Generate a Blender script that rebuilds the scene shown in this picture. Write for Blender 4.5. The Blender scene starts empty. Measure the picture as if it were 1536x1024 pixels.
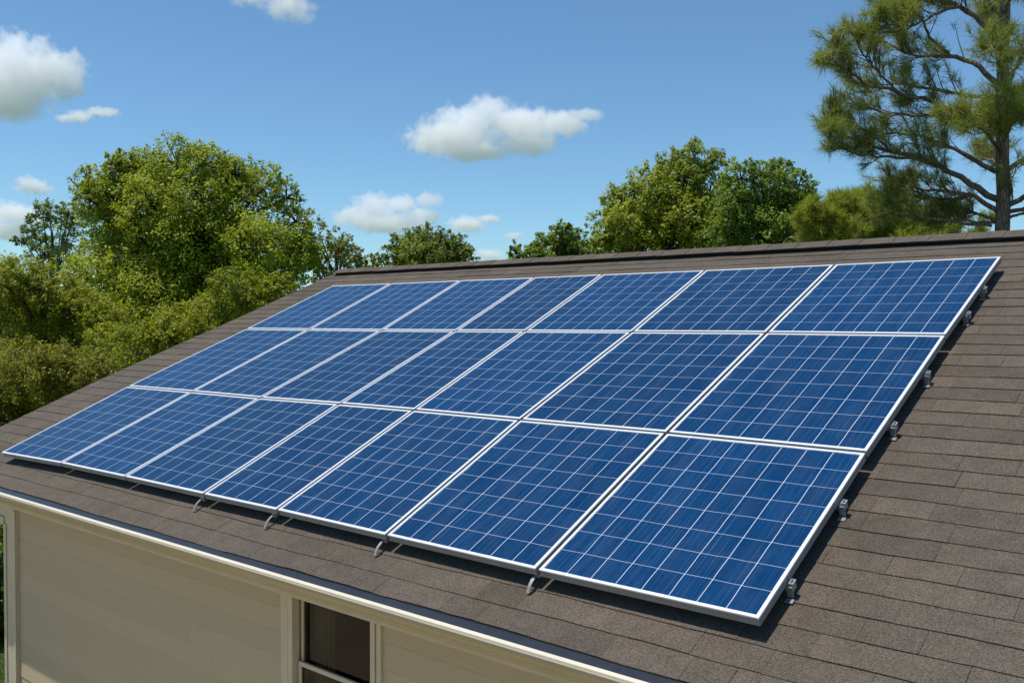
import bpy, bmesh, math, random
import numpy as np
from mathutils import Vector, Matrix

S = bpy.context.scene
COL = S.collection
rad = math.radians
Z0 = 2.95                       # ground to the array's lower edge
# ------------------------------------------------------------------ camera
cam = bpy.data.objects.new('camera', bpy.data.cameras.new('camera'))
COL.objects.link(cam); S.camera = cam
FPX = 1396.2                    # focal length in photo pixels (1536 wide)
cam.data.sensor_width = 36.0
cam.data.lens = 36.0 * FPX / 1536
cam.data.clip_end = 8000
YAW = rad(40.49)
cam.rotation_euler = (rad(90 - 1.196), 0, YAW)
cam.location = (1.8047, -3.7922, 1.301 + Z0)
CAM = Vector(cam.location)
CM = cam.rotation_euler.to_matrix()
def at(px, py, D):
    """world point seen at photo pixel px,py and D metres ahead of the camera"""
    return CAM + CM @ (Vector(((px - 768) / FPX, (512 - py) / FPX, -1)) * D)
# ------------------------------------------------------------------ light
SUN = Vector((-0.21, -0.235, 1.0)).normalized()
world = bpy.data.worlds.new('World'); S.world = world
world.use_nodes = True
wn = world.node_tree
sky = wn.nodes.new('ShaderNodeTexSky'); sky.sky_type = 'NISHITA'; sky.sun_disc = False
sky.sun_elevation = math.asin(SUN.z); sky.sun_rotation = math.atan2(SUN.x, SUN.y)
sky.altitude = 600; sky.air_density = 1.0; sky.dust_density = 0.3; sky.ozone_density = 3.0
tint = wn.nodes.new('ShaderNodeMix'); tint.data_type = 'RGBA'; tint.blend_type = 'MULTIPLY'
tint.inputs[0].default_value = 1.0
wn.links.new(sky.outputs[0], tint.inputs[6]); tint.inputs[7].default_value = (0.76, 0.99, 1.06, 1)
wn.links.new(tint.outputs[2], wn.nodes['Background'].inputs[0])
wn.nodes['Background'].inputs[1].default_value = 0.125
sl = bpy.data.lights.new('sun', 'SUN'); sl.energy = 4.9; sl.angle = rad(0.5); sl.color = (1.0, 0.945, 0.86)
so = bpy.data.objects.new('sun', sl); COL.objects.link(so)
so.rotation_euler = SUN.to_track_quat('Z', 'Y').to_euler(); so.location = (0, 0, 40)
S.view_settings.view_transform = 'Standard'; S.view_settings.look = 'None'
S.view_settings.exposure = 0.0; S.view_settings.gamma = 1.0
S.cycles.max_bounces = 24; S.cycles.volume_bounces = 20
S.cycles.transparent_max_bounces = 12
S.cycles.volume_step_rate = 0.15; S.cycles.volume_max_steps = 256
S.cycles.use_denoising = True

rng = np.random.default_rng(7)
random.seed(7)
# ------------------------------------------------------------------ helpers
def tag(o, label=None, cat=None, group=None, kind=None):
    if label: o['label'] = label
    if cat: o['category'] = cat
    if group: o['group'] = group
    if kind: o['kind'] = kind
    return o
def empty(name, loc):
    o = bpy.data.objects.new(name, None); COL.objects.link(o); o.location = loc
    o.empty_display_size = 0.2
    return o
def link(name, me, mat=None, parent=None):
    o = bpy.data.objects.new(name, me); COL.objects.link(o)
    if mat: me.materials.append(mat)
    if parent is not None:
        o.parent = parent
        w = parent_world(parent)
        o.location = -w
    return o
def parent_world(p):
    w = Vector(p.location)
    while p.parent: p = p.parent; w = w + Vector(p.location)
    return w
class MB:
    """collects faces in world coordinates, linked as ONE mesh object"""
    def __init__(s): s.v = []; s.f = []; s.uv = {}
    def quad(s, a, b, c, d):
        n = len(s.v); s.v += [tuple(a), tuple(b), tuple(c), tuple(d)]; s.f.append((n, n+1, n+2, n+3))
    def hexa(s, p):            # 8 points: bottom ring 0-3, top ring 4-7
        n = len(s.v); s.v += [tuple(q) for q in p]
        for f in ((3,2,1,0), (4,5,6,7), (0,1,5,4), (1,2,6,5), (2,3,7,6), (3,0,4,7)):
            s.f.append(tuple(n+i for i in f))
    def box(s, x0, x1, y0, y1, z0, z1):
        s.hexa([(x0,y0,z0),(x1,y0,z0),(x1,y1,z0),(x0,y1,z0),(x0,y0,z1),(x1,y0,z1),(x1,y1,z1),(x0,y1,z1)])
    def extrude_x(s, prof, x0, x1, closed=True, cap=True):
        n = len(s.v); k = len(prof)
        s.v += [(x0, y, z) for y, z in prof] + [(x1, y, z) for y, z in prof]
        for i in range(k if closed else k-1):
            j = (i+1) % k; s.f.append((n+i, n+j, n+k+j, n+k+i))
        if cap and closed:
            s.f.append(tuple(n+i for i in range(k))[::-1]); s.f.append(tuple(n+k+i for i in range(k)))
    def tube(s, pts, radii, seg=8):
        pts = [Vector(p) for p in pts]; n0 = len(s.v)
        for i, p in enumerate(pts):
            d = (pts[min(i+1, len(pts)-1)] - pts[max(i-1, 0)]).normalized()
            a = d.cross(Vector((0.3, 0.2, 1) if abs(d.z) < .9 else (1, 0, 0))).normalized(); b = d.cross(a)
            for k in range(seg):
                t = 2*math.pi*k/seg
                s.v.append(tuple(p + (a*math.cos(t) + b*math.sin(t))*radii[i]))
        for i in range(len(pts)-1):
            for k in range(seg):
                a0 = n0+i*seg+k; a1 = n0+i*seg+(k+1) % seg
                s.f.append((a0, a1, a1+seg, a0+seg))
        s.f.append(tuple(n0+(len(pts)-1)*seg+k for k in range(seg)))
        s.f.append(tuple(n0+k for k in range(seg))[::-1])
    def build(s, name, mat, parent=None, smooth=False, bevel=0):
        me = bpy.data.meshes.new(name); me.from_pydata(s.v, [], s.f)
        if bevel or not smooth:
            bm = bmesh.new(); bm.from_mesh(me)
            bmesh.ops.recalc_face_normals(bm, faces=bm.faces)
            if bevel: bmesh.ops.bevel(bm, geom=bm.edges[:], offset=bevel, segments=1, affect='EDGES')
            bm.to_mesh(me); bm.free()
        if smooth: me.shade_smooth()
        me.update()
        return link(name, me, mat, parent)
def mesh_arrays(name, V, F, mat, parent=None, attr=None, smooth=False):
    k = F.shape[1]; me = bpy.data.meshes.new(name)
    me.vertices.add(len(V)); me.vertices.foreach_set('co', V.astype(np.float32).ravel())
    me.loops.add(F.size); me.loops.foreach_set('vertex_index', F.astype(np.int32).ravel())
    me.polygons.add(len(F)); me.polygons.foreach_set('loop_start', np.arange(0, F.size, k, dtype=np.int32))
    me.update(calc_edges=True)
    if attr is not None:
        a = me.attributes.new('tint', 'FLOAT', 'FACE'); a.data.foreach_set('value', attr.astype(np.float32))
    if smooth: me.shade_smooth()
    return link(name, me, mat, parent)
# ------------------------------------------------------------------ materials
class NT:
    def __init__(s, name):
        s.m = bpy.data.materials.new(name); s.m.use_nodes = True
        s.t = s.m.node_tree; s.n = s.t.nodes; s.n.clear()
        s.out = s.n.new('ShaderNodeOutputMaterial')
    def node(s, typ, **kw):
        k = s.n.new(typ)
        for a, b in kw.items(): setattr(k, a, b)
        return k
    def put(s, sock, v):
        if isinstance(v, bpy.types.NodeSocket): s.t.links.new(v, sock)
        elif v is not None:
            if hasattr(sock.default_value, '__len__') and not hasattr(v, '__len__'): v = (v, v, v)
            if hasattr(v, '__len__') and len(sock.default_value) == 4 and len(v) == 3: v = (*v, 1)
            sock.default_value = v
    def math(s, op, a, b=None, c=None, clamp=False):
        k = s.node('ShaderNodeMath', operation=op, use_clamp=clamp)
        for i, v in enumerate((a, b, c)): s.put(k.inputs[i], v)
        return k.outputs[0]
    def mix(s, f, a, b, mode='MIX'):
        k = s.node('ShaderNodeMix', data_type='RGBA', blend_type=mode)
        s.put(k.inputs[0], f); s.put(k.inputs[6], a); s.put(k.inputs[7], b)
        return k.outputs[2]
    def coord(s, which='Object'): return s.node('ShaderNodeTexCoord').outputs[which]
    def mapping(s, v, scale=(1,1,1), loc=(0,0,0), rot=(0,0,0)):
        k = s.node('ShaderNodeMapping'); s.put(k.inputs[0], v)
        k.inputs['Scale'].default_value = scale; k.inputs['Location'].default_value = loc; k.inputs['Rotation'].default_value = rot
        return k.outputs[0]
    def noise(s, v, scale, detail=3, rough=.5, out='Fac'):
        k = s.node('ShaderNodeTexNoise'); s.put(k.inputs['Vector'], v)
        k.inputs['Scale'].default_value = scale; k.inputs['Detail'].default_value = detail; k.inputs['Roughness'].default_value = rough
        return k.outputs[out]
    def ramp(s, f, lo, hi, a=0.0, b=1.0):
        k = s.node('ShaderNodeMapRange'); s.put(k.inputs[0], f)
        k.inputs[1].default_value = lo; k.inputs[2].default_value = hi; k.inputs[3].default_value = a; k.inputs[4].default_value = b
        return k.outputs[0]
    def bump(s, h, strength=.3, dist=.01):
        k = s.node('ShaderNodeBump'); k.inputs['Strength'].default_value = strength; k.inputs['Distance'].default_value = dist
        s.put(k.inputs['Height'], h); return k.outputs[0]
    def pbr(s, col, rough=.6, metal=0.0, normal=None, **kw):
        b = s.node('ShaderNodeBsdfPrincipled')
        s.put(b.inputs['Base Color'], col); s.put(b.inputs['Roughness'], rough); s.put(b.inputs['Metallic'], metal)
        if normal is not None: s.put(b.inputs['Normal'], normal)
        for a, v in kw.items(): s.put(b.inputs[a.replace('_', ' ')], v)
        s.t.links.new(b.outputs[0], s.out.inputs[0]); return b
def paint(name, col, rough=.5, var=.12, scale=3.0, metal=0.0, grime=0.0):
    m = NT(name); c = m.coord()
    n = m.noise(c, scale, 5, .6); n2 = m.noise(c, scale*14, 3)
    k = m.ramp(n, .3, .7, 1-var, 1+var*.4)
    cc = m.mix(1.0, col, k, 'MULTIPLY')
    if grime: cc = m.mix(m.ramp(m.noise(m.mapping(c, (1, 1, .25)), 9, 5, .7), .55, .75, 0, grime), cc, (.09, .075, .05))
    m.pbr(cc, m.ramp(n2, .3, .7, rough-.06, rough+.1), metal, m.bump(n2, .08, .003))
    return m.m
def shingle_mat():
    m = NT('asphalt_shingle'); c = m.coord()
    isl = m.node('ShaderNodeNewGeometry').outputs['Random Per Island']
    g1 = m.noise(c, 240, 2, .75); g2 = m.noise(c, 105, 2, .6); big = m.noise(c, .9, 4, .6)
    base = m.mix(isl, (.070, .055, .042), (.114, .092, .069))
    base = m.mix(m.ramp(big, .3, .7), base, (.094, .078, .063))
    gr = m.math('ADD', m.math('MULTIPLY', g1, .65), m.math('MULTIPLY', g2, .35))
    base = m.mix(1.0, base, m.ramp(gr,   .38, .62, .38, 1.66), 'MULTIPLY')
    patch = m.noise(m.mapping(c, (1, 1, 1)), 7, 4, .65)
    base = m.mix(1.0, base, m.ramp(patch, .3, .7, .86, 1.12), 'MULTIPLY')
    m.pbr(base, .93, 0, m.bump(gr, .8, .003), Specular_IOR_Level=.25)
    return m.m
def glass_cell_mat():
    """blue polycrystalline cells under glass; uv counts cells"""
    m = NT('solar_cells'); uv = m.node('ShaderNodeUVMap').outputs[0]
    sx = m.node('ShaderNodeSeparateXYZ'); m.put(sx.inputs[0], uv); U, V = sx.outputs[0], sx.outputs[1]
    info = m.node('ShaderNodeObjectInfo').outputs['Random']
    wob = m.math('MULTIPLY', m.math('SUBTRACT', m.noise(m.mapping(uv, (1, 1, 1)), 1.3, 2), .5), .05)
    U2 = m.math('ADD', U, wob)
    def line(x, w):
        d = m.math('ABSOLUTE', m.math('SUBTRACT', m.math('FRACT', m.math('ADD', x, .5)), .5))
        return m.ramp(d, w*.7, w*1.15, 1, 0)
    lu = line(U2, .0125); lv = line(m.math('ADD', V, wob), .0085)
    # fine streaks: busbars and fingers, running up the slope
    comb = m.node('ShaderNodeCombineXYZ'); m.put(comb.inputs[0], U); m.put(comb.inputs[1], m.math('MULTIPLY', V, .012)); m.put(comb.inputs[2], m.math('MULTIPLY', info, 31))
    st = m.noise(comb.outputs[0], 24, 1, .5)
    st2 = m.noise(comb.outputs[0], 11, 2, .5)
    streak = m.math('MULTIPLY', m.ramp(st, .56, .74, 0, 1), m.ramp(st2, .36, .66, .25, 1))
    bus = line(m.math('MULTIPLY', U, 4.0), .028)
    bus = m.math('MULTIPLY', bus, m.ramp(m.noise(comb.outputs[0], 5, 2), .38, .62, .0, .55))
    fine = m.math('MAXIMUM', m.math('MULTIPLY', streak, .26), m.math('MULTIPLY', bus, .5))
    # each cell its own blue
    fl = m.node('ShaderNodeVectorMath', operation='FLOOR'); m.put(fl.inputs[0], uv)
    wn_ = m.node('ShaderNodeTexWhiteNoise', noise_dimensions='4D'); m.put(wn_.inputs['Vector'], fl.outputs[0]); m.put(wn_.inputs['W'], info)
    grain = m.node('ShaderNodeTexVoronoi'); m.put(grain.inputs['Vector'], m.mapping(uv, (9, 9, 9))); grain.inputs['Scale'].default_value = 1
    gsep = m.node('ShaderNodeSeparateColor'); m.put(gsep.inputs[0], grain.outputs['Color'])
    t = m.math('ADD', m.math('MULTIPLY', wn_.outputs['Value'], .5), m.math('MULTIPLY', gsep.outputs[0], .5))
    cell = m.mix(t, (.0008, .024, .082), (.0018, .034, .108))
    cell = m.mix(1.0, cell, m.ramp(info, 0, 1, .88, 1.14), 'MULTIPLY')
    col = m.mix(fine, cell, (.13, .25, .42))
    col = m.mix(m.math('MULTIPLY', lv, .62), col, (.62, .68, .78))
    col = m.mix(m.math('MULTIPLY', lu, .80), col, (.66, .72, .82))
    dirt = m.ramp(m.noise(m.mapping(uv, (.7, .35, 1)), 1.1, 5, .65), .45, .8, 0, .035)
    col = m.mix(dirt, col, (.45, .45, .42))
    wav = m.noise(m.coord(), 2.2, 2)
    b = m.pbr(col, m.ramp(m.noise(uv, 3, 4), .3, .7, .10, .2), 0, m.bump(wav, .05, .01), IOR=1.36)
    return m.m
def siding_mat(name='siding_paint', col=(.46, .375, .235)):
    m = NT(name); c = m.coord()
    isl = m.node('ShaderNodeNewGeometry').outputs['Random Per Island']
    grain = m.noise(m.mapping(c, (1.2, 1, 40)), 3.0, 6, .62)
    g2 = m.noise(m.mapping(c, (.8, 1, 70)), 6.0, 4, .7)
    cc = m.mix(1.0, col, m.ramp(grain, .25, .75, .90, 1.05), 'MULTIPLY')
    cc = m.mix(1.0, cc, m.ramp(isl, 0, 1, .95, 1.03), 'MULTIPLY')
    crack = m.math('MULTIPLY', m.ramp(g2, .60, .70, 0, .6), m.ramp(m.noise(c, 2.2, 3), .5, .62, 0, 1))
    cc = m.mix(crack, cc, (.12, .09, .06))
    m.pbr(cc, .62, 0, m.bump(grain, .35, .004))
    return m.m
def leaf_mat(name, a, b, trans=.52, rough=.5):
    m = NT(name)
    at_ = m.node('ShaderNodeAttribute', attribute_name='tint').outputs['Fac']
    col = m.mix(at_, a, b)
    bs = m.pbr(col, rough, 0, Specular_IOR_Level=.35)
    tr = m.node('ShaderNodeBsdfTranslucent'); m.put(tr.inputs[0], m.mix(1.0, col, (1.25, 1.35, .55), 'MULTIPLY'))
    mx = m.node('ShaderNodeMixShader'); mx.inputs[0].default_value = trans
    m.t.links.new(bs.outputs[0], mx.inputs[1]); m.t.links.new(tr.outputs[0], mx.inputs[2])
    m.t.links.new(mx.outputs[0], m.out.inputs[0])
    return m.m
def bark_mat(name, a, b, sc=9):
    m = NT(name); c = m.coord()
    n = m.noise(m.mapping(c, (1, 1, .35)), sc, 6, .7)
    v = m.node('ShaderNodeTexVoronoi', feature='DISTANCE_TO_EDGE'); m.put(v.inputs['Vector'], m.mapping(c, (1, 1, .3))); v.inputs['Scale'].default_value = sc*1.6
    f = m.ramp(v.outputs[0], 0, .12, .35, 1)
    col = m.mix(1.0, m.mix(m.ramp(n, .3, .7), a, b), f, 'MULTIPLY')
    m.pbr(col, .9, 0, m.bump(m.math('MULTIPLY', n, f), .9, .03)); return m.m
M = dict(
    shingle=shingle_mat(), cells=glass_cell_mat(), siding=siding_mat(),
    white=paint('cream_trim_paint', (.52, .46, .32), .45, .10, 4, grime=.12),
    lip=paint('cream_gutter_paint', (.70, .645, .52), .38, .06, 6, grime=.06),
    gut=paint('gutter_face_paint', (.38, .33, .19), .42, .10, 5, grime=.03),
    slate=paint('dark_slate_metal', (.030, .036, .046), .35, .25, 5, .2),
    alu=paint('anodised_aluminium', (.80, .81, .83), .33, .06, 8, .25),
    alu_dark=paint('darkened_aluminium', (.34, .33, .31), .4, .1, 8, .5),  # darkened frame metal: shade put into the colour; hook straps share it
    steel=paint('galvanised_steel', (.40, .41, .42), .35, .15, 20, .6),
    black=paint('black_vent_plastic', (.012, .011, .011), .7, .2),
    wood=paint('roof_deck_board', (.30, .24, .17), .8, .2),
    back=paint('white_backsheet', (.55, .55, .55), .6, .05),
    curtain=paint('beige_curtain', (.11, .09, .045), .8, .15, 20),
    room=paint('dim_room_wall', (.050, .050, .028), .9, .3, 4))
def pane_mat():
    m = NT('window_glass')
    gl = m.node('ShaderNodeBsdfGlossy'); gl.inputs['Roughness'].default_value = .02
    m.put(gl.inputs['Normal'], m.bump(m.noise(m.coord(), 2.5, 2), .05, .01))
    tr = m.node('ShaderNodeBsdfTransparent'); tr.inputs[0].default_value = (.62, .66, .56, 1)
    fr = m.node('ShaderNodeFresnel'); fr.inputs[0].default_value = 1.35
    mx = m.node('ShaderNodeMixShader'); m.put(mx.inputs[0], fr.outputs[0])
    m.t.links.new(tr.outputs[0], mx.inputs[1]); m.t.links.new(gl.outputs[0], mx.inputs[2])
    m.t.links.new(mx.outputs[0], m.out.inputs[0]); return m.m
M['pane'] = pane_mat()

# ------------------------------------------------------------------ roof frame
TH = rad(23.80); c_, s_ = math.cos(TH), math.sin(TH)
G = 0.12                        # roof surface lies this far under the panels' top
VR = 5.27                       # ridge
def RP(u, v, h=0.0):
    """point on the roof slope: u along the eave, v up the slope, h above the shingles"""
    k = h - G
    return (u, v*c_ - k*s_, v*s_ + k*c_ + Z0)
YR = RP(0, VR)[1]; ZR = RP(0, VR)[2]
def back(p): return (p[0], 2*YR - p[1], p[2])
UE = 4.0                        # right end of the roof
def rake(v):
    xs = [-.5, .5, 1.6, 2.6, 3.5, 4.4, 5.4]; ys = [-9.66, -9.60, -9.52, -9.36, -9.18, -9.06, -8.93]
    return float(np.interp(v, xs, ys))
VE = -0.356                     # lowest shingle edge

house = empty('house', (-3, 4.8, 0))
tag(house, 'single storey cream house with brown shingle roof carrying the solar array', 'house')

deck = MB()
N = 12
for i in range(N):
    v0 = VE+.03 + (VR-VE-.03)*i/N; v1 = VE+.03 + (VR-VE-.03)*(i+1)/N
    for fn in (lambda p: p, back):
        a, b = rake(v0)+.03, rake(v1)+.03
        deck.hexa([fn(RP(a, v0, -.06)), fn(RP(UE, v0, -.06)), fn(RP(UE, v1, -.06)), fn(RP(b, v1, -.06)),
                   fn(RP(a, v0, -.004)), fn(RP(UE, v0, -.004)), fn(RP(UE, v1, -.004)), fn(RP(b, v1, -.004))])
roof = deck.build('roof', M['wood'], house)
roof['label'] = 'brown asphalt shingle roof'

def shingles(fn, seed):
    r = random.Random(seed); mb = MB(); EX = .158
    k = 0; v = VE
    while v < VR - .02:
        top = min(v + EX + .03, VR)
        lo, hi = rake(v) - r.uniform(-.004, .006), UE
        u = lo; first = True
        ph = r.uniform(0, 6)
        sag = lambda x: .0060*math.sin(x*1.1+ph) + .0035*math.sin(x*3.7+ph*2) + .0015*math.sin(x*11+ph*3)
        while u < hi - .01:
            w = r.choice((.22, .27, .31, .36, .42, .5, .62)) * r.uniform(.92, 1.08)
            if first: w *= r.uniform(.3, 1); first = False
            u1 = min(u + w, hi)
            t = r.choice((.0065, .0072, .0078, .0085, .0095)) ; dv = r.uniform(-.001, .001)
            nseg = max(2, int((u1-u)/.07)); g = r.choice((.0003, .0008, .0014))
            n0 = len(mb.v); pr = []
            for i in range(nseg+1):
                x = u + g + (u1-u-2*g)*i/nseg
                e = v + dv + sag(x) + r.uniform(-.0017, .0017)
                xt = x + (rake(top) - rake(v))*max(0, 1-(x-lo)/1.2) if x - lo < 1.2 else x
                pr.append((x, e, xt))
            for x, e, xt in pr:
                mb.v += [fn(RP(x, e, -.003)), fn(RP(x, e, t)), fn(RP(xt, top, .0015))]
            for i in range(nseg):
                a = n0+3*i
                mb.f += [(a, a+3, a+4, a+1), (a+1, a+4, a+5, a+2)]
            mb.f.append((n0, n0+1, n0+2)); e_ = n0+3*nseg; mb.f.append((e_+2, e_+1, e_))
            u = u1
        v += EX; k += 1
    return mb
sh = shingles(lambda p: p, 3).build('shingles', M['shingle'], roof)
sh2 = shingles(back, 5).build('shingles', M['shingle'], roof)
# ridge: dark vent strip with overlapping cap shingles
vent = MB()
U0 = rake(VR)+.12
for fn in (lambda p: p, back):
    vent.hexa([fn(RP(U0, VR-.115, .005)), fn(RP(UE, VR-.115, .005)), fn(RP(UE, VR, .005)), fn(RP(U0, VR, .005)),
               fn(RP(U0, VR-.115, .040)), fn(RP(UE, VR-.115, .040)), fn(RP(UE, VR, .040)), fn(RP(U0, VR, .040))])
vent.build('ridge_vent', M['black'], roof)
cap = MB(); u = U0 - .03; r = random.Random(9)
while u < UE:
    L = .30
    for fn in (lambda p: p, back):
        wv = .15 + r.uniform(-.006, .006)
        a, b = u, min(u + L, UE)
        cap.hexa([fn(RP(a, VR-wv, .041)), fn(RP(b+.04, VR-wv, .041)), fn(RP(b+.04, VR, .041)), fn(RP(a, VR, .041)),
                  fn(RP(a, VR-wv, .049)), fn(RP(b+.04, VR-wv, .053)), fn(RP(b+.04, VR, .058)), fn(RP(a, VR, .052))])
    u += L
cap.build('ridge_cap', M['shingle'], roof)

# gutter, fascia, soffit ------------------------------------------------
UL = rake(VE)
gut = MB(); GZ = Z0
prof = [(-.290,-.290),(-.290,-.268),(-.3745,-.273),(-.3745,-.262),(-.404,-.262),(-.404,-.283),(-.398,-.288),(-.398,-.300),(-.385,-.322),(-.362,-.342),(-.356,-.365),(-.292,-.365)]
gut.extrude_x([(y, z+GZ) for y, z in prof], UL-.01, UE+.02)
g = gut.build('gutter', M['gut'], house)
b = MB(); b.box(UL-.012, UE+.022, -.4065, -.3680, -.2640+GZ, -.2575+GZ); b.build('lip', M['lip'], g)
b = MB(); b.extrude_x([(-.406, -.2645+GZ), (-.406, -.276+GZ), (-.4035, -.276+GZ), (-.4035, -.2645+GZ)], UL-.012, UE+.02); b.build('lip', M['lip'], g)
b = MB(); b.extrude_x([(-.252, -.2500+GZ), (-.3725, -.2690+GZ), (-.3725, -.2715+GZ), (-.252, -.2540+GZ)], UL-.005, UE+.02)
b.build('drip_edge', M['slate'], g)
b = MB(); b.box(UL+.02, UE, -.289, -.262, -.415+GZ, -.262+GZ); b.build('fascia', M['white'], house)
b = MB(); b.box(UL+.03, UE, -.261, .3, -.395+GZ, -.380+GZ); b.build('soffit', M['white'], house)
# rake boards
for fn in (lambda p: p, back):
    b = MB()
    for i in range(N):
        v0 = VE+.05 + (VR-VE-.05)*i/N; v1 = VE+.05 + (VR-VE-.05)*(i+1)/N
        a, bb = rake(v0)+.008, rake(v1)+.008
        b.hexa([fn(RP(a, v0, -.20)), fn(RP(a+.021, v0, -.20)), fn(RP(bb+.021, v1, -.20)), fn(RP(bb, v1, -.20)),
                fn(RP(a, v0, -.006)), fn(RP(a+.021, v0, -.006)), fn(RP(bb+.021, v1, -.006)), fn(RP(bb, v1, -.006))])
    b.build('rake_board', M['white'], house)
# walls --------------------------------------------------------------------
YW = .023; ZT = -.40 + Z0
WU0, WU1 = -3.365, -2.595        # window opening
WZ1, WZ0 = -.43 + Z0, -1.72 + Z0
wall = MB(); EXS = .172
z = -2.032 - .172*6 + Z0 - .01
rows = []
z = -2.032 + Z0
while z > 0: z -= EXS
while z < ZT:
    a, bz = max(z, 0.02), min(z+EXS-.0042, ZT)
    def board(x0, x1):
        # straight lap board with butt joints
        wall.extrude_x([(YW+.012, a), (YW-.013, a), (YW-.007, bz), (YW+.012, bz)], x0, x1)
    segs = [(-7.862, WU0-.1), (WU1+.1, UE-.3)] if bz > WZ0-.06 else [(-7.862, UE-.3)]
    for x0, x1 in segs:
        xs = [x0]
        while xs[-1] < x1-3.9: xs.append(xs[-1] + random.uniform(2.4, 3.7))
        xs.append(x1)
        for i in range(len(xs)-1): board(xs[i]+.001*(i > 0), xs[i+1]-.0005)
    z += EXS
wall.build('wall', M['siding'], house)['label'] = 'cream lap siding wall under the eave'
b = MB()                          # sheathing with a hole for the window
b.box(-7.99, WU0-.02, YW+.014, YW+.10, 0, ZT); b.box(WU1+.02, UE-.3, YW+.014, YW+.10, 0, ZT)
b.box(WU0-.02, WU1+.02, YW+.014, YW+.10, 0, WZ0); b.box(WU0-.02, WU1+.02, YW+.014, YW+.10, WZ1, ZT)
b.build('wall', M['siding'], house)
YB = 2*YR - YW
b = MB(); b.box(-7.99, UE-.3, YB-.12, YB, 0, ZT)
for x0, x1 in ((-8.0, -7.9), (UE-.3, UE-.2)):
    n = len(b.v); y0, y1 = YW+.101, YB-.121
    zz = lambda y: (y*s_/c_ - G/c_ - .07) + Z0
    for x in (x0, x1): b.v += [(x, y0, 0), (x, y1, 0), (x, y1, zz(y0)), (x, YR, zz(YR)), (x, y0, zz(y0))]
    b.f += [(n, n+1, n+2, n+3, n+4), (n+9, n+8, n+7, n+6, n+5)] + [(n+i, n+5+i, n+5+(i+1) % 5, n+(i+1) % 5) for i in range(5)]
b.build('wall', M['siding'], house)
# corner column with its header (open side porch to the left)
def post(u0, u1):
    b = MB()
    b.box(u0, u1, -.015, .24, 0, -.50+Z0)
    b.box(u0-.004, u0+.05, -.028, -.0155, 0, -.72+Z0); b.box(u1-.05, u1+.004, -.028, -.0155, 0, -.56+Z0)
    b.box(u0-.02, u1+.02, -.045, .26, 0, .16)
    return b
pa = post(-8.135, -7.868).build('corner_post', M['white'], house, bevel=.004)
pb = post(-9.42, -9.17).build('corner_post', M['white'], house, bevel=.004)
b = MB(); b.box(-9.45, -7.8725, -.012, .235, -.69+Z0, -.405+Z0); b.box(-9.17, -8.14, -.0265, -.0125, -.735+Z0, -.655+Z0)
b.build('porch_header', M['white'], house)
# window -----------------------------------------------------------------
b = MB()
b.box(WU0-.15, WU0-.072, -.004, .05, WZ0-.05, ZT); b.box(WU0-.064, WU0-.012, -.010, .05, WZ0-.05, ZT)
b.box(WU1+.012, WU1+.055, -.010, .05, WZ0-.05, ZT); b.box(WU1+.063, WU1+.105, -.004, .05, WZ0-.05, ZT)
b.box(WU0-.0115, WU1+.0115, -.008, .05, WZ1, ZT); b.box(WU0-.17, WU1+.13, -.05, .05, WZ0-.09, WZ0-.051)
wf = b.build('window', M['white'], house, bevel=.002)
wf['label'] = 'double hung window with dark glass'
b = MB(); ZM = -1.02 + Z0
def sash(y0, y1, z0, z1, w=.036):
    b.box(WU0, WU0+w, y0, y1, z0, z1); b.box(WU1-w, WU1, y0, y1, z0, z1)
    b.box(WU0+w+.0005, WU1-w-.0005, y0, y1, z0, z0+w); b.box(WU0+w+.0005, WU1-w-.0005, y0, y1, z1-w, z1)
sash(.055, .075, ZM-.02, WZ1-.001, .022); wfr = b.build('sash', M['white'], wf, bevel=.002)
b = MB(); sash(.030, .050, WZ0-.02, ZM+.028, .030); b.build('sash', M['white'], wf, bevel=.002)
b = MB(); b.quad((WU0+.01, .066, ZM), (WU1-.01, .066, ZM), (WU1-.01, .066, WZ1-.01), (WU0+.01, .066, WZ1-.01)); b.build('pane', M['pane'], wf)
b = MB(); b.quad((WU0+.01, .041, WZ0), (WU1-.01, .041, WZ0), (WU1-.01, .041, ZM), (WU0+.01, .041, ZM)); b.build('pane', M['pane'], wf)
V = []; F = []
for i in range(25):               # a narrow folded curtain behind the glass
    x = WU0+.0 + .20*i/24; y = .17 + .022*math.sin(i*1.15)
    V += [(x, y, WZ0), (x, y, WZ1)]
    if i: n = len(V); F.append((n-4, n-2, n-1, n-3))
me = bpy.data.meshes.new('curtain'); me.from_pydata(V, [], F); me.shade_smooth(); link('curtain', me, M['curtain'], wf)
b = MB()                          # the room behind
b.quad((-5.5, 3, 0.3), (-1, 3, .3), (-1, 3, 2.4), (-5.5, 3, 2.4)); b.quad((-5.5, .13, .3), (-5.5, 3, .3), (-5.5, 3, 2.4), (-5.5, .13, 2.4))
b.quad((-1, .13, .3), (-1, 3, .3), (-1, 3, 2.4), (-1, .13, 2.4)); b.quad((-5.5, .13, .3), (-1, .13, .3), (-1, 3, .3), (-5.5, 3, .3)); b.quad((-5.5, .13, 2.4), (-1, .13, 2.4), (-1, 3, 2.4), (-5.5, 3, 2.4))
b.build('room', M['room'], house)

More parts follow.
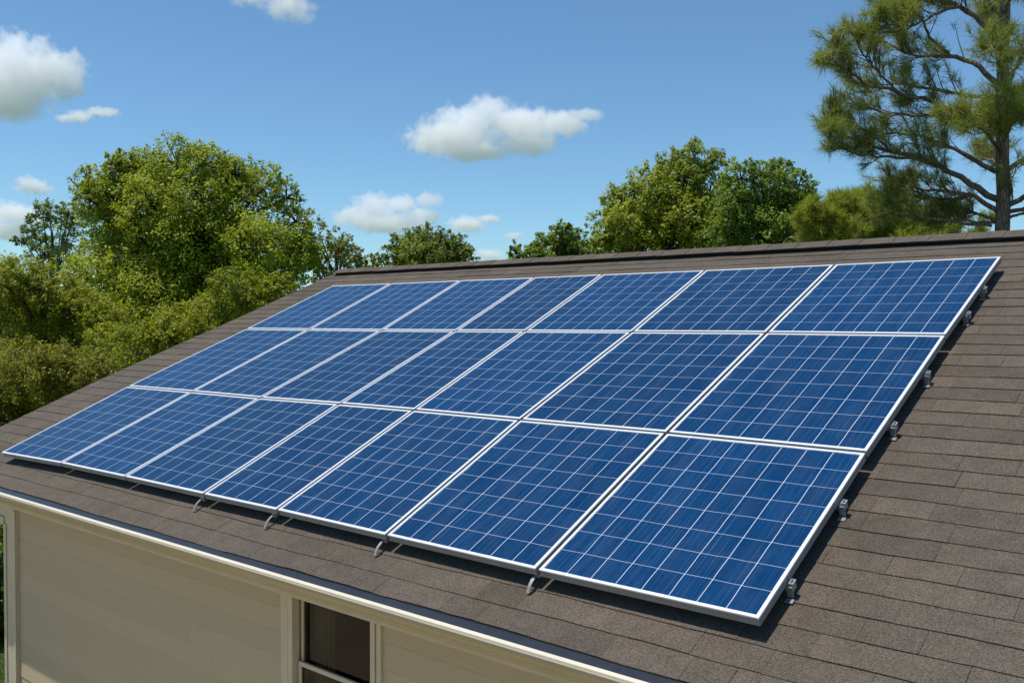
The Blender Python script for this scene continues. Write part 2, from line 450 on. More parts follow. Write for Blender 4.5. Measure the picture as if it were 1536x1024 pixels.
# ------------------------------------------------------------------ solar array
GRID = [  # measured panel corners (u, v), bottom row of joints first
 [(-8.18,-.036),(-6.919,.004),(-5.725,.009),(-4.514,.009),(-3.587,.011),(-2.454,.0),(-1.264,-.009),(.002,-.009)],
 [(-8.21,1.448),(-6.893,1.458),(-5.695,1.457),(-4.549,1.478),(-3.624,1.484),(-2.512,1.479),(-1.293,1.480),(-.012,1.462)],
 [(-8.061,3.019),(-6.829,3.015),(-5.593,3.013),(-4.513,3.015),(-3.636,3.022),(-2.481,3.026),(-1.285,3.030),(-.004,3.015)],
 [(-7.995,4.422),(-6.849,4.418),(-5.666,4.429),(-4.563,4.427),(-3.672,4.437),(-2.505,4.440),(-1.272,4.452),(.025,4.478)]]
CELLS = [5, 6, 6, 5, 7, 7, 8]
def PP(q, h): return Vector(RP(q[0], q[1], G + h))   # h relative to the array's top plane
def inset(q, d):
    """quad q (u,v) CCW from lower left, moved in by d on every side"""
    out = []
    for i in range(4):
        p0, p1, p2 = Vector(q[i-1]), Vector(q[i]), Vector(q[(i+1) % 4])
        e0 = (p1-p0).normalized(); e1 = (p2-p1).normalized()
        n0 = Vector((-e0.y, e0.x)); n1 = Vector((-e1.y, e1.x))
        k = (n0+n1); out.append(p1 + k * (d/(k.dot(n0))))
    return out
rowname = ['bottom row nearest the gutter', 'middle row', 'top row nearest the ridge']
colname = ['first panel from the left', 'second panel from the left', 'third panel from the left', 'fourth and narrowest panel', 'third panel from the right', 'second panel from the right', 'last panel on the right']
for j in range(3):
    for i in range(7):
        q = [Vector(GRID[j][i]), Vector(GRID[j][i+1]), Vector(GRID[j+1][i+1]), Vector(GRID[j+1][i])]
        q = inset(q, .0125)
        if i == 0: q[0].x -= .008; q[3].x -= .008
        t = empty('solar_panel', PP(q[0], -.045))
        size = 'large blue' if CELLS[i] >= 7 else 'blue'
        tag(t, f'{size} solar panel, {colname[i]} in the {rowname[j]}', 'solar panel', 'blue solar panels mounted on the roof')
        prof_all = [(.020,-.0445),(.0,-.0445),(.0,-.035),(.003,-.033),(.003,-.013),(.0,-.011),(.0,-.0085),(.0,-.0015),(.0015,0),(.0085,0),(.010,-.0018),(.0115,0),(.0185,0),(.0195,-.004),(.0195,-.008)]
        for prof, nm, mt in ((prof_all[6:], 'frame', M['alu']), (prof_all[:7], 'frame_shaded_side', M['alu_dark'])):  # shade of the frame's side faces painted in with the darker metal
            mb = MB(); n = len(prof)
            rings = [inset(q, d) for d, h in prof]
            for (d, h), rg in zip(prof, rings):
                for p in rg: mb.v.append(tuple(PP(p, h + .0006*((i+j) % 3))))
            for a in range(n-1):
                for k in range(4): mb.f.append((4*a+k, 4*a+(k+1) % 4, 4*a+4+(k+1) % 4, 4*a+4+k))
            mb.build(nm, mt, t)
        # glass with cells: uv in cells
        gq = inset(q, .0185); me = bpy.data.meshes.new('cells')
        ln = lambda a, b, f: a + (b-a)*f
        R = 4; vs = []; uvs = []
        for y in range(R+1):
            for x in range(R+1):
                fx, fy = x/R, y/R
                p = ln(ln(gq[0], gq[1], fx), ln(gq[3], gq[2], fx), fy)
                vs.append(tuple(PP(p, -.0045))); uvs.append((fx*(CELLS[i]), fy*8))
        fs = [(y*(R+1)+x, y*(R+1)+x+1, (y+1)*(R+1)+x+1, (y+1)*(R+1)+x) for y in range(R) for x in range(R)]
        me.from_pydata(vs, [], fs); ul = me.uv_layers.new(name='UVMap')
        for lp in me.loops: ul.data[lp.index].uv = uvs[lp.vertex_index]
        link('cells', me, M['cells'], t)
        mb = MB(); p = [PP(k, -.012) for k in inset(q, .02)]; mb.quad(*p); mb.build('backsheet', M['back'], t)

def rbox(mb, u0, u1, v0, v1, h0, h1):
    mb.hexa([RP(u0, v0, h0), RP(u1, v0, h0), RP(u1, v1, h0), RP(u0, v1, h0), RP(u0, v0, h1), RP(u1, v0, h1), RP(u1, v1, h1), RP(u0, v1, h1)])
RT = G - .046
rails = [(.33, 'lower rail under the bottom row of panels'), (1.02, 'upper rail under the bottom row of panels'), (1.86, 'lower rail under the middle row of panels'),
         (2.53, 'upper rail under the middle row of panels'), (3.47, 'lower rail under the top row of panels'), (3.93, 'upper rail under the top row of panels')]
for v, lab in rails:
    t = empty('mounting_rail', RP(-4, v, 0))
    tag(t, 'aluminium ' + lab + ', its end showing at the right edge', 'rail', 'mounting rails under the solar panels')
    ue = .014 + (.012 if v > 3 else 0)
    mb = MB(); rbox(mb, -7.9, ue, v-.02, v+.02, RT-.034, RT); mb.build('rail_bar', M['steel'], t, bevel=.003)
    mb = MB(); rbox(mb, ue-.022, ue+.004, v-.020, v+.020, RT+.001, RT+.010); rbox(mb, ue-.014, ue-.006, v-.012, v+.012, RT+.0105, RT+.018)
    mb.tube([RP(ue-.009, v, RT+.0185), RP(ue-.009, v, RT+.023)], [.005, .005], 6)
    mb.build('end_clamp', M['steel'], t, bevel=.0015)
    for u in (.004, -1.9, -3.8, -5.7, -7.6):
        mb = MB(); rbox(mb, u-.022, u+.018, v-.070, v-.04, .010, .014); rbox(mb, u-.022, u+.010, v-.0295, v-.022, .010, RT-.006)
        mb.build('foot', M['steel'], t, bevel=.001)
hooks = [(-4.575, 'fourth joint from the left'), (-3.66, 'narrow panel'), (-2.512, 'middle joint'), (-1.300, 'joint beside the last panel')]
hlab = ['small shadowed hook under the bottom edge, leftmost of the four hooks', 'pale curved hook under the bottom edge where the narrow panel ends',
        'pale curved hook under the bottom edge, third hook from the left', 'pale curved hook under the bottom edge, rightmost and largest looking hook']
for (u, _), lab in zip(hooks, hlab):
    t = empty('roof_hook', RP(u, -.02, 0))
    tag(t, lab, 'bracket', 'curved roof hooks under the lower array edge')
    mb = MB(); pts = []
    for k in range(11):
        a = k/10; v = .03 - .108*a - .012*math.sin(a*3.1); h = .062 - .052*(a**1.0) + .010*math.sin(a*math.pi)
        pts.append((v, max(h, .0125)))
    for (v0, h0), (v1, h1) in zip(pts[:-1], pts[1:]):
        w = .010
        mb.hexa([RP(u-w, v0, h0), RP(u+w, v0, h0), RP(u+w, v1, h1), RP(u-w, v1, h1), RP(u-w, v0, h0+.005), RP(u+w, v0, h0+.005), RP(u+w, v1, h1+.005), RP(u-w, v1, h1+.005)])
    mb.build('hook_strap', M['alu_dark'], t)
    mb = MB(); rbox(mb, u-.018, u+.018, .025, .06, .040, .072); mb.build('hook_base', M['steel'], t, bevel=.002)

# ------------------------------------------------------------------ ground
def ground_mat():
    m = NT('lawn'); c = m.coord()
    n = m.noise(c, .35, 5, .6); n2 = m.noise(c, 9, 6, .75); n3 = m.noise(c, 60, 3, .7)
    col = m.mix(m.ramp(n, .3, .7), (.045, .085, .014), (.085, .13, .022))
    col = m.mix(1.0, col, m.ramp(n2, .25, .75, .5, 1.5), 'MULTIPLY'); col = m.mix(1.0, col, m.ramp(n3, .3, .7, .6, 1.4), 'MULTIPLY')
    m.pbr(col, .9, 0, m.bump(n3, 1, .05)); return m.m
gp = MB(); K = 40; XS = [-3000 if i == 0 else 3000 if i == K else -150 + 300*i/K for i in range(K+1)]
V = [(x, y, 0) for y in XS for x in XS]
F = [(j*(K+1)+i, j*(K+1)+i+1, (j+1)*(K+1)+i+1, (j+1)*(K+1)+i) for j in range(K) for i in range(K)]
me = bpy.data.meshes.new('ground'); me.from_pydata(V, [], F); g = link('ground', me, ground_mat()); tag(g, 'green lawn spreading around the house', 'ground', kind='structure')

def bounce_mat():
    m = NT('tan_bounce'); c = m.coord()
    n = m.noise(c, 45, 4, .8); n2 = m.noise(c, 1.2, 4, .6)
    col = m.mix(m.ramp(n, .3, .7), (.34, .25, .14), (.60, .47, .29)); col = m.mix(1.0, col, m.ramp(n2, .3, .7, .85, 1.1), 'MULTIPLY')
    m.pbr(col, .9, 0, m.bump(n, .8, .02)); return m.m
V = []; F = []
for k in range(41):                # a wide unseen tan ground sheet added to bounce warm light at the wall
    x = -26 + 42*k/40; V += [(x, -16 + .3*math.sin(k*.7), .006), (x, -.25 if x > -7.6 else -1.6, .006)]
    if k: n = len(V); F.append((n-4, n-2, n-1, n-3))
me = bpy.data.meshes.new('reflector'); me.from_pydata(V, [], F); tag(link('reflector', me, bounce_mat()), 'unseen tan ground sheet added to bounce warm light onto the front wall', 'reflector', kind='structure')

# ------------------------------------------------------------------ leaves
def unit(a): return a / (np.linalg.norm(a, axis=-1, keepdims=True) + 1e-9)
def leaves(P, Nrm, L, W, T):
    """diamond leaves at P with normals Nrm, lengths L; slightly folded"""
    n = len(P); r = unit(rng.normal(size=(n, 3)))
    t = unit(np.cross(Nrm, r)); b = np.cross(Nrm, t)
    L = L[:, None]; W = W[:, None]
    V = np.stack([P - t*L*.5, P + b*W*.5 + Nrm*L*.08, P + t*L*.5, P - b*W*.5 + Nrm*L*.08], 1).reshape(-1, 3)
    F = np.arange(4*n).reshape(n, 4)
    return V, F, T
def crown_leaves(lobes, leafL, dens, per=26, spread=.14, up=.45, sprayL=.42, aspect=.62, lowfill=True):
    Vs, Fs, Ts, tips = [], [], [], []; off = 0
    for c, r in lobes:
        area = math.pi*r*r; nl = area/(leafL*leafL*.33)*dens*3.3
        ns = max(6, int(nl/per))
        d = unit(rng.normal(size=(ns, 3)) + np.array([0, 0, .25]))
        rr = r*rng.uniform(.30, .92, size=(ns, 1))**.6
        base = np.array(c) + d*rr
        dirs = unit(d + rng.normal(size=(ns, 3))*.45 + np.array([0, 0, up]))
        sl = (r*sprayL*rng.uniform(.5, 1.25, size=(ns, 1)))
        s = rng.uniform(0, 1, size=(ns, per, 1))
        P = base[:, None] + dirs[:, None]*sl[:, None]*s + rng.normal(size=(ns, per, 3))*spread*r*(.35 + .65*(1-s)) - np.array([0, 0, 1])*(s**2)*sl[:, None]*.18
        P = P.reshape(-1, 3); n = len(P)
        Nr = unit(rng.normal(size=(n, 3))*.7 + np.repeat(d, per, 0)*.5 + np.array([.1, -.35, .95]))
        LL = leafL*rng.uniform(.6, 1.35, n)
        T = np.clip(rng.normal(.5, .22, n) + np.repeat(rng.normal(0, .16, ns), per) + rng.normal(0, .1), 0, 1)
        V, F, T = leaves(P, Nr, LL, LL*aspect, T)
        Vs.append(V); Fs.append(F+off); Ts.append(T); off += len(V)
        tips.append((base, base + dirs*sl*.7))
    return np.concatenate(Vs), np.concatenate(Fs), np.concatenate(Ts), tips
def lobes_at(spec, D, thick=.8):
    out = []
    for i, (px, py, rp) in enumerate(spec):
        r = rp*D/FPX; k = ((i*0.618) % 1 - .5)*2
        out.append((tuple(at(px, py, D + k*r*thick*1.3)), r))
    return out
BARK = bark_mat('brown_bark', (.06, .045, .03), (.12, .095, .07))
def tree(name, spec, D, mat, label, cat, group=None, dens=1.0, leafpx=4.7, thick=.8, base=None, tr=.16, per=26, spread=.14, extra=True, **kw):
    lob = lobes_at(spec, D, thick)
    C = sum((Vector(c) for c, r in lob), Vector())/len(lob)
    # lobes seldom seen (behind and below) complete the crown
    if extra:
        away = Vector((-math.sin(YAW), math.cos(YAW), 0))
        for c, r in list(lob):
            if rng.uniform() < .4: lob.append((tuple(Vector(c) - away*r*.9 + Vector((0, 0, -.1*r))), r*.75))
            if rng.uniform() < .5: lob.append((tuple(Vector(c) + away*r*1.5 + Vector((0, 0, -.25*r))), r*.8))
    bp = Vector((C.x, C.y, 0)) if base is None else at(base, 512, D); bp.z = 0
    t = empty(name, bp); tag(t, label, cat, group)
    mb = MB(); top = C + Vector((0, 0, .3))
    z1 = max(.4, C.z*.55)
    fork = bp.lerp(Vector((C.x, C.y, z1)), 1.0); fork.z = z1
    mb.tube([bp + Vector((0, 0, -.1)), bp.lerp(fork, .5) + Vector((.05, 0, 0)), fork, fork.lerp(top, .6), top], [tr*1.3, tr, tr*.85, tr*.5, tr*.2], 9)
    V, F, T, tips = crown_leaves(lob, leafpx*D/FPX, dens, per, spread, **kw)
    for (c, r), (b0, b1) in zip(lob, tips):
        c = Vector(c); st = fork.lerp(top, random.uniform(0, .7)); mid = st.lerp(c, .5) + Vector((0, 0, .12*(c-st).length))
        rr = tr*.34; mb.tube([st, mid, c, c + (c-st).normalized()*r*.45], [rr, rr*.7, rr*.45, rr*.12], 6)
        for k in range(min(9, len(b0))):
            mb.tube([c, c.lerp(Vector(b0[k]), .6) + Vector((0, 0, .05*r)), Vector(b0[k]), Vector(b1[k])], [rr*.35, rr*.25, rr*.16, rr*.06], 4)
    mb.build('trunk', BARK, t, smooth=True)
    mesh_arrays('crown', V, F, mat, t, T)
    return t
LM = leaf_mat
m_big = LM('leaf_mid_green', (.175, .225, .016), (.430, .450, .045))
m_gray = LM('leaf_grey_green', (.120, .165, .050), (.260, .310, .095))
m_yel = LM('leaf_yellow_green', (0.165, 0.198, 0.009), (0.366, 0.363, 0.024))
m_olive = LM('leaf_olive', (.125, .135, .009), (.300, .285, .024))
m_loose = LM('leaf_soft_green', (0.152, 0.182, 0.028), (0.342, 0.341, 0.066))
m_dist = LM('leaf_distant_green', (0.122, 0.165, 0.026), (0.268, 0.297, 0.055))
m_gold = LM('leaf_gold_green', (.150, .210, .018), (.430, .430, .050))
m_dark = LM('leaf_dark_green', (.110, .180, .024), (.290, .350, .058))
BG = 'trees standing beyond the roof'
tree('broadleaf_tree', [(265,245,38),(222,258,36),(178,248,22),(195,275,36),(132,272,24),(312,256,36),(355,262,32),(395,282,34),(430,298,26),(445,335,28),(150,300,36),(165,335,42),(235,310,55),(300,310,55),(355,320,48),(300,360,70),(220,375,66),(270,400,60),(390,375,55),(340,410,60),(250,440,66),(200,440,50),(335,460,66),(165,420,55),(420,420,42),(290,500,55),(230,500,50),(455,375,26)],
     26, m_big, 'largest broad green tree, rising highest at left beyond the roof', 'tree', BG, dens=1.15, tr=.24, base=290)
tree('broadleaf_tree', [(75,322,24),(50,350,22),(112,322,22),(95,355,30),(60,375,26),(30,362,12),(120,370,30),(90,400,36)],
     33, m_gray, 'grey green feathery tree at far left, its top left of the largest tree', 'tree', BG, dens=.62, tr=.10, base=88)
tree('broadleaf_tree', [(25,425,38),(-20,440,55),(75,432,36),(60,475,50),(120,465,40),(0,500,55),(100,510,50),(160,480,34)],
     21, m_yel, 'yellow green bushy tree at the left edge of the photo', 'tree', BG, dens=1.1, tr=.13, leafpx=4.5)
tree('shrub', [(35,565,48),(105,560,42),(-15,590,50),(70,610,45),(150,565,32),(20,640,45),(120,610,30),(-40,650,60)],
     15.5, m_olive, 'tall olive brown shrub close behind the lower left roof edge', 'shrub', None, dens=1.25, tr=.05, leafpx=4.2)
tree('shrub', [(205,530,44),(160,520,34),(265,505,46),(330,475,44),(240,560,36),(300,520,34),(385,445,34),(350,440,36),(185,570,28),(420,432,24)],
     18.5, m_yel, 'bright leafy shrub mass along the roof edge below the largest tree', 'shrub', None, dens=1.2, tr=.06, leafpx=4.5)
tree('broadleaf_tree', [(480,352,24),(512,372,26),(458,345,20),(540,388,16),(490,392,34),(455,385,30),(535,405,24),(560,400,10)],
     30, m_loose, 'loose pale green tree showing sky gaps, right beside the largest tree', 'tree', BG, dens=.62, tr=.10)
tree('broadleaf_tree', [(640,360,22),(605,370,24),(675,368,22),(625,380,34),(665,385,32),(700,385,18),(580,388,20),(640,395,40),(610,395,34),(675,395,34)],
     38, m_dist, 'small round tree alone near the centre, below the small low clouds', 'tree', BG, dens=1.15, tr=.12)
tree('broadleaf_tree', [(842,348,18),(818,365,19),(862,362,20),(845,378,28),(800,378,16),(773,380,15),(785,392,22),(870,385,24),(890,372,16),(830,385,30),(805,392,24)],
     36, m_dark, 'small dark pointed tree left of the tall gold green tree', 'tree', BG, dens=1.15, tr=.10)
tree('broadleaf_tree', [(1042,236,26),(1005,250,26),(1068,248,26),(972,268,26),(1020,275,36),(985,300,36),(1065,290,34),(952,295,24),(925,305,26),(908,335,26),(935,340,34),(975,340,44),(1030,330,48),(1080,330,40),(1060,360,44),(1000,370,44),(940,370,34),(905,365,22)],
     30, m_gold, 'tall gold tinged green tree right of centre beyond the ridge', 'tree', BG, dens=1.1, tr=.15)
tree('broadleaf_tree', [(1140,260,24),(1172,258,24),(1112,268,26),(1090,285,22),(1150,290,38),(1198,278,24),(1205,300,22),(1110,315,36),(1175,325,42),(1140,345,44),(1205,335,30),(1090,350,36),(1180,355,40),(1215,350,24)],
     27, m_dark, 'dense dark green tree between the gold green tree and the pine', 'tree', BG, dens=1.15, tr=.15)

# ------------------------------------------------------------------ pines
def needles(P, D_, L, T, n_per, w):
    """tufts of needles at P pointing around D_"""
    n = len(P); d = unit(np.repeat(D_, n_per, 0)*1.0 + rng.normal(size=(n*n_per, 3))*.75)
    p = np.repeat(P, n_per, 0) - np.repeat(D_, n_per, 0)*rng.uniform(0, .16, size=(n*n_per, 1))
    l = (L*rng.uniform(.7, 1.2, n*n_per))[:, None]
    sd = unit(np.cross(d, rng.normal(size=d.shape)))*w
    tip = p + d*l - np.array([0, 0, 1])*l*.08
    V = np.stack([p - sd, p + sd, tip + sd*.3, tip - sd*.3], 1).reshape(-1, 3)
    F = np.arange(4*n*n_per).reshape(-1, 4)
    return V, F, np.clip(np.repeat(T, n_per) + rng.normal(0, .15, n*n_per), 0, 1)
def limb_pts(spec, D, d0, d1):
    n = len(spec)
    return [at(x, y, D + d0 + (d1-d0)*(i/(n-1))**1.2) for i, (x, y) in enumerate(spec)]
def interp(pts, n):
    pts = [Vector(p) for p in pts]; seg = [(pts[i+1]-pts[i]).length for i in range(len(pts)-1)]; tot = sum(seg); out = []
    for k in range(n):
        t = tot*k/(n-1); i = 0
        while i < len(seg)-1 and t > seg[i]: t -= seg[i]; i += 1
        out.append(pts[i].lerp(pts[i+1], min(1, t/max(seg[i], 1e-6))))
    sm = out[:]
    for i in range(1, n-1): sm[i] = (out[i-1]+out[i]*2+out[i+1])/4
    return sm, tot
pine_mat = LM('pine_needle', (.130, .160, .034), (.345, .365, .095), .40)
pine_bark = bark_mat('pine_bark', (.17, .115, .075), (.34, .25, .18), 12)
def pine(limbs, trunk, tr0, tr1, label, cat, name, mat, D, nl=.17, per=34, w=.0035, dens=1.0, group=None):
    base = Vector(trunk[0]); t = empty(name, (base.x, base.y, 0)); tag(t, label, cat, group)
    mb = MB(); tp, tot = interp(trunk, 26)
    mb.tube([p + Vector((random.uniform(-.02, .02), random.uniform(-.02, .02), 0)) for p in tp], [tr0 + (tr1-tr0)*(i/25) for i in range(26)], 14)
    P, Dr, Tt = [], [], []
    for pts, r0, leafy in limbs:
        n = 18; lp, ln_ = interp(pts, n)
        lp = [p + Vector([random.uniform(-1, 1)*.018*ln_*.5 for _ in range(3)]) if 0 < i < n-1 else p for i, p in enumerate(lp)]
        mb.tube(lp, [r0*.85*(1-i/n)**.8 + .004 for i in range(n)], 7)
        nt = int(ln_*10.2*leafy*dens)
        ct = random.gauss(.5, .12)
        for k in range(nt):
            a = random.uniform(.18, 1)**.75; i = min(n-2, int(a*(n-1))); b = lp[i].lerp(lp[i+1], a*(n-1)-i)
            dd = (lp[i+1]-lp[i]).normalized()
            rnd = Vector([random.gauss(0, 1) for _ in range(3)]); side = (rnd - dd*rnd.dot(dd)).normalized()
            L = random.uniform(.25, .75)*(1.15-a*.55)*min(1, ln_/2+.35)
            v = (dd*.75 + side*.75 + Vector((0, 0, .38))).normalized()
            e1 = b + v*L*.5; e2 = e1 + (v + Vector((0, 0, .45))).normalized()*L*.5
            mb.tube([b, e1, e2], [.010, .007, .004], 4)
            bare = a < .3
            for m_ in range(1 if bare else random.choice((3, 4, 5))):
                f = 1 if m_ == 0 else random.uniform(.25, .95)
                p = b.lerp(e1, f*2) if f < .5 else e1.lerp(e2, f*2-1)
                q = (v + Vector([random.gauss(0, .55) for _ in range(3)]) + Vector((0, 0, .35))).normalized()
                if m_: p2 = p + q*random.uniform(.06, .2); mb.tube([p, p2], [.004, .003], 3); p = p2
                P.append(p); Dr.append(q); Tt.append(ct + random.gauss(0, .16))
    V, F, T = needles(np.array(P), np.array(Dr), nl, np.array(Tt), per, w)
    mb.build('trunk', pine_bark, t, smooth=True)
    mesh_arrays('crown', V, F, mat, t, T); return t
DP = 16.0
def Lm(spec, d1, r0, leafy=1.0, d0=0): return (limb_pts(spec, DP, d0, d1), r0, leafy)
pb0 = at(1500, 512, DP); pb0.z = 0
trunk = [pb0, at(1504, 340, DP), at(1503, 267, DP), at(1505, 200, DP), at(1503, 144, DP), at(1506, 60, DP), at(1512, -60, DP), at(1508, -190, DP), at(1512, -330, DP)]
limbs = [
 Lm([(1498,300),(1470,284),(1420,256),(1380,236),(1335,226),(1290,210),(1262,200),(1243,186)], -1.0, .065, 1.3),
 Lm([(1380,238),(1330,236),(1285,232),(1262,220),(1240,212)], -1.2, .03, 1.4, -.5),
 Lm([(1335,226),(1300,195),(1272,184),(1246,170)], -.9, .025, 1.5, -.6),
 Lm([(1496,316),(1461,293),(1412,285),(1385,286),(1355,272),(1330,266)], .7, .05, 1.5),
 Lm([(1488,339),(1440,334),(1387,326),(1340,322),(1310,322)], .6, .03, 1.3),
 Lm([(1461,293),(1420,300),(1385,296),(1350,290),(1320,292)], .9, .03, 2.2, .5),
 Lm([(1506,330),(1525,322),(1560,318),(1600,322)], -.8, .03, 2.0),
 Lm([(1498,334),(1470,334),(1440,330),(1410,333),(1385,330)], .9, .03, 2.2),
 Lm([(1494,330),(1470,322),(1445,312),(1420,318)], 1.0, .03, 2.0),
 Lm([(1494,258),(1457,238),(1420,217),(1385,205),(1350,200),(1310,205)], .9, .05, 1.2),
 Lm([(1500,148),(1449,144),(1387,131),(1350,126),(1310,128)], 1.0, .045, 1.0),
 Lm([(1500,188),(1469,176),(1424,165),(1387,150),(1346,137),(1280,119),(1262,100),(1252,80),(1246,62)], -.8, .055, 1.25),
 Lm([(1346,137),(1310,100),(1290,75),(1282,55)], -.9, .022, 1.7, -.4),
 Lm([(1280,119),(1260,94),(1243,90)], -1.0, .018, 1.6, -.7),
 Lm([(1498,127),(1469,102),(1444,86),(1383,84),(1354,78),(1325,62),(1300,52)], .6, .055, 1.2),
 Lm([(1424,80),(1395,59),(1383,29),(1360,5),(1340,-15)], .5, .03, 1.5, .3),
 Lm([(1500,60),(1469,29),(1440,8),(1400,-12),(1350,8),(1318,18)], -.5, .055, 1.5),
 Lm([(1440,8),(1405,20),(1370,40),(1345,40),(1318,30)], -.9, .03, 1.8, -.2),
 Lm([(1502,178),(1455,180),(1403,174),(1350,172),(1313,168),(1260,140)], .3, .035, 1.0),
 Lm([(1503,230),(1480,200),(1460,185),(1430,180)], -1.8, .04, 1.6),
 Lm([(1503,215),(1515,190),(1530,175),(1550,160)], -1.7, .04, 1.8),
 Lm([(1503,240),(1500,205),(1498,180),(1494,160)], -1.9, .03, 1.9),
 Lm([(1506,94),(1520,82),(1545,70),(1600,50),(1640,52)], -.4, .05, 1.2),
 Lm([(1504,140),(1520,110),(1536,80),(1580,40)], .8, .05, 1.2),
 Lm([(1504,262),(1525,245),(1560,225),(1620,215),(1680,190)], .4, .05, 1.2),
 Lm([(1506,312),(1530,300),(1575,270),(1640,255),(1700,235)], -.5, .055, 1.2),
 Lm([(1506,322),(1545,310),(1600,305),(1660,300)], .8, .045, 1.0),
 Lm([(1502,335),(1520,300),(1516,270),(1528,250)], -.3, .02, .5),
 Lm([(1506,40),(1480,0),(1450,-40),(1400,-60),(1350,-70)], .4, .05, 1.3),
 Lm([(1508,10),(1530,-30),(1570,-60),(1640,-80)], -.4, .05, 1.2),
 Lm([(1508,-60),(1480,-100),(1430,-130),(1390,-130)], -.4, .045, 1.2),
 Lm([(1508,-90),(1540,-130),(1600,-150),(1650,-150)], .4, .045, 1.2),
 Lm([(1508,-170),(1480,-210),(1440,-230)], .4, .035, 1.3), Lm([(1508,-190),(1540,-230),(1580,-250)], -.4, .035, 1.3),
 Lm([(1510,-260),(1500,-310),(1490,-340)], .1, .02, 1.5),
]
for spec, dd in (([(1505,120),(1500,90),(1490,70)], -2.2), ([(1503,250),(1490,240),(1470,235)], 2.2), ([(1503,180),(1520,160),(1530,150)], 2.3), ([(1505,60),(1490,30),(1480,10)], 2.1), ([(1505,20),(1520,-10),(1530,-30)], -2.0)):
    limbs.append(Lm(spec, dd, .04, 1.2))
pine(limbs, trunk, .17, .05, 'tall pine with bare brown limbs and tufted needles at the right edge', 'pine tree', 'pine_tree', pine_mat, DP, nl=.18, per=24, w=.0034, dens=1.1)
# low needle shrub behind the ridge
DS = 21.0
shrub_mat = LM('yellow_green_needle', (.18, .215, .026), (.42, .43, .075), .45)
sl_ = []
for k in range(54):
    x0 = random.uniform(1222, 1435); a = (x0-1222)/213
    ytop = 282 + 50*abs(a-.25) + random.uniform(0, 50)
    x1 = x0 + random.uniform(-55, 55)
    d = random.uniform(-1.2, 1.2)
    sl_.append(([at(1305 + (x0-1305)*.4, 440, DS), at(x0, 390, DS+d*.6), at((x0+x1)/2, (390+ytop)/2, DS+d), at(x1, ytop+12, DS+d*1.2)], .03, 1.35))
g0 = at(1305, 512, DS); g0.z = 0
pine(sl_, [g0, at(1305, 440, DS), at(1305, 370, DS)], .11, .03, 'low yellow green conifer just above the ridge, left of the tall pine', 'conifer', 'young_conifer', shrub_mat, DS, nl=.20, per=30, w=.006, dens=.9)

# ------------------------------------------------------------------ ground cover seen past the corner post
ivy = []
for k in range(60):
    p = at(random.uniform(-40, 30), 900, random.uniform(12.2, 17)); ivy.append(((p.x, p.y, random.uniform(.1, .9)), random.uniform(.35, .6)))
V, F, T, _ = crown_leaves(ivy, .075, 1.0)
o = mesh_arrays('ground_cover', V, F, LM('leaf_ground_cover', (0.055, 0.110, 0.009), (0.134, 0.220, 0.015)), None, T)
tag(o, 'dense green ground cover beyond the corner post', 'ground cover', kind='stuff')
n = 26000
cc = at(8, 900, 11.0); P = np.stack([cc.x + rng.uniform(-4, 3, n), cc.y + rng.uniform(-3.5, 3, n), np.zeros(n)], 1)
d = unit(rng.normal(size=(n, 3))*.35 + np.array([0, 0, 1])); sd = unit(np.cross(d, rng.normal(size=(n, 3))))*.004
l = rng.uniform(.05, .13, n)[:, None]
V = np.stack([P-sd, P+sd, P+d*l+sd*.3, P+d*l-sd*.3], 1).reshape(-1, 3)
o = mesh_arrays('grass', V, np.arange(4*n).reshape(n, 4), LM('grass_blade', (.06, .12, .012), (.13, .20, .02)), None, rng.uniform(0, 1, n))
tag(o, 'short green grass beside the house corner', 'grass', kind='stuff')

# a low far wood closing the horizon all round the plot
wood = []
for k in range(260):
    a = 2*math.pi*k/260 + rng.uniform(-.01, .01); R_ = rng.uniform(88, 100); r_ = rng.uniform(2.0, 3.2)
    wood.append(((CAM.x + R_*math.sin(a), CAM.y + R_*math.cos(a), r_*rng.uniform(.5, 1.15)), r_))
V, F, T, _ = crown_leaves(wood, .42, .55)
o = mesh_arrays('woodland', V, F, m_dist, None, T); tag(o, 'far low woodland closing the horizon', 'woodland', kind='stuff')

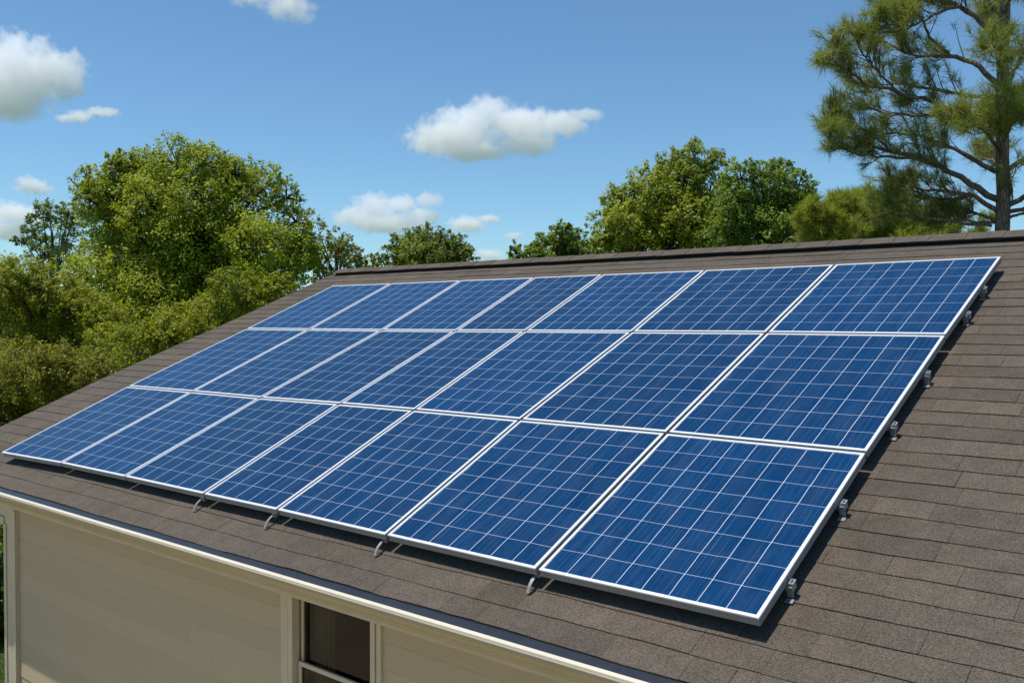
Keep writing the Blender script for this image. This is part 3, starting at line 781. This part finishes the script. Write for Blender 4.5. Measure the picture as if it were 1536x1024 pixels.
# ------------------------------------------------------------------ clouds
def cloud(lobes, label, D=700, dens=.10, ns=1.6, amp=4.4, bias=.50, gain=2.4, group='small white clouds in the blue sky'):
    cs = [(at(x, y, D), rx/FPX*D, rz/FPX*D) for x, y, rx, rz in lobes]
    o0 = sum((c for c, _, _ in cs), Vector())/len(cs)
    rot = Matrix.Rotation(YAW, 4, 'Z'); bm = bmesh.new()
    for c, rx, rz in cs:
        bmesh.ops.create_icosphere(bm, subdivisions=3, radius=1, matrix=Matrix.Translation(c-o0) @ rot @ Matrix.Diagonal((rx*1.3, rx*1.05, rz*1.3, 1)))
    me = bpy.data.meshes.new('cloud'); bm.to_mesh(me); bm.free()
    ob = bpy.data.objects.new('cloud', me); ob.location = o0; COL.objects.link(ob)
    md = ob.modifiers.new('r', 'REMESH'); md.mode = 'VOXEL'; md.voxel_size = max(r for _, r, _ in cs)/12
    dg = bpy.context.evaluated_depsgraph_get(); me2 = bpy.data.meshes.new_from_object(ob.evaluated_get(dg))
    ob.modifiers.clear(); ob.data = me2; me2.materials.clear()
    m = NT('cloud_vapour'); vol = m.node('ShaderNodeVolumePrincipled'); m.t.links.new(vol.outputs[0], m.out.inputs[1])
    tc = m.coord(); acc = None
    for c, rx, rz in cs:
        mp = m.node('ShaderNodeMapping', vector_type='TEXTURE'); m.put(mp.inputs[0], tc)
        mp.inputs['Location'].default_value = c-o0; mp.inputs['Rotation'].default_value = (0, 0, YAW); mp.inputs['Scale'].default_value = (rx, rx*.8, rz)
        ln = m.node('ShaderNodeVectorMath', operation='LENGTH'); m.put(ln.inputs[0], mp.outputs[0])
        d = m.math('SUBTRACT', 1, ln.outputs['Value'])
        acc = d if acc is None else m.math('SMOOTH_MAX', acc, d, .15)
    R = sum(r for _, r, _ in cs)/len(cs)
    nz = m.noise(tc, 1.5*ns/R, 6, .6)
    q = m.math('ADD', acc, m.math('MULTIPLY', m.math('SUBTRACT', nz, bias), amp*.5))
    q = m.math('MULTIPLY', q, gain, clamp=True)
    m.put(vol.inputs['Density'], m.math('MULTIPLY', q, dens*600/D)); vol.inputs['Color'].default_value = (.992, .995, 1, 1)
    vol.inputs['Anisotropy'].default_value = 0
    me2.materials.append(m.m); tag(ob, label, 'cloud', group)
    return ob
cloud([(15,115,75,48),(75,110,50,40),(105,100,26,30),(60,75,22,24),(20,75,34,30),(0,150,70,32),(100,130,30,22)], 'large white cumulus cloud cut by the left edge of the photo')
cloud([(118,175,26,10),(155,168,30,7),(100,178,18,8)], 'thin white wisp just under the large left cloud', D=850, dens=.30, bias=.54, gain=1.2)
cloud([(735,168,34,27),(700,190,50,34),(680,205,70,30),(780,185,60,26),(840,185,50,18),(885,172,24,10),(645,215,32,18),(710,228,50,16),(790,215,50,20)], 'largest central cloud, flat bottomed, above the small centre tree')
cloud([(560,312,36,24),(600,305,30,16),(640,300,24,14),(530,325,34,18),(580,335,60,16),(630,325,34,16)], 'puffy white cloud low over the left part of the ridge', D=1000)
cloud([(700,336,32,14),(735,328,20,8)], 'small flat cloud right of the low puffy cloud', D=1150, dens=.30, bias=.53, gain=1.2)
cloud([(430,8,50,24),(370,-4,40,14),(450,25,24,14)], 'faint cloud cut by the top edge of the photo', D=800, dens=.14, bias=.55, gain=1.0)
cloud([(45,278,26,16),(62,284,20,10)], 'small faint cloud above the grey green tree at left', D=1000, dens=.26, bias=.53, gain=1.2)
cloud([(20,320,45,20),(60,330,25,12),(0,345,50,18)], 'low pale cloud behind the grey green tree at the left edge', D=1250, dens=.20, bias=.52, gain=1.2)
cloud([(735,383,26,10),(720,378,14,6)], 'tiny pale cloud peeping above the ridge between two small trees', D=1400, dens=.26, bias=.52, gain=1.2)
cloud([(770,354,14,7),(778,351,8,5)], 'tiniest cloud in the sky, above the dark pointed tree', D=1300, dens=.30, bias=.50, gain=1.2)
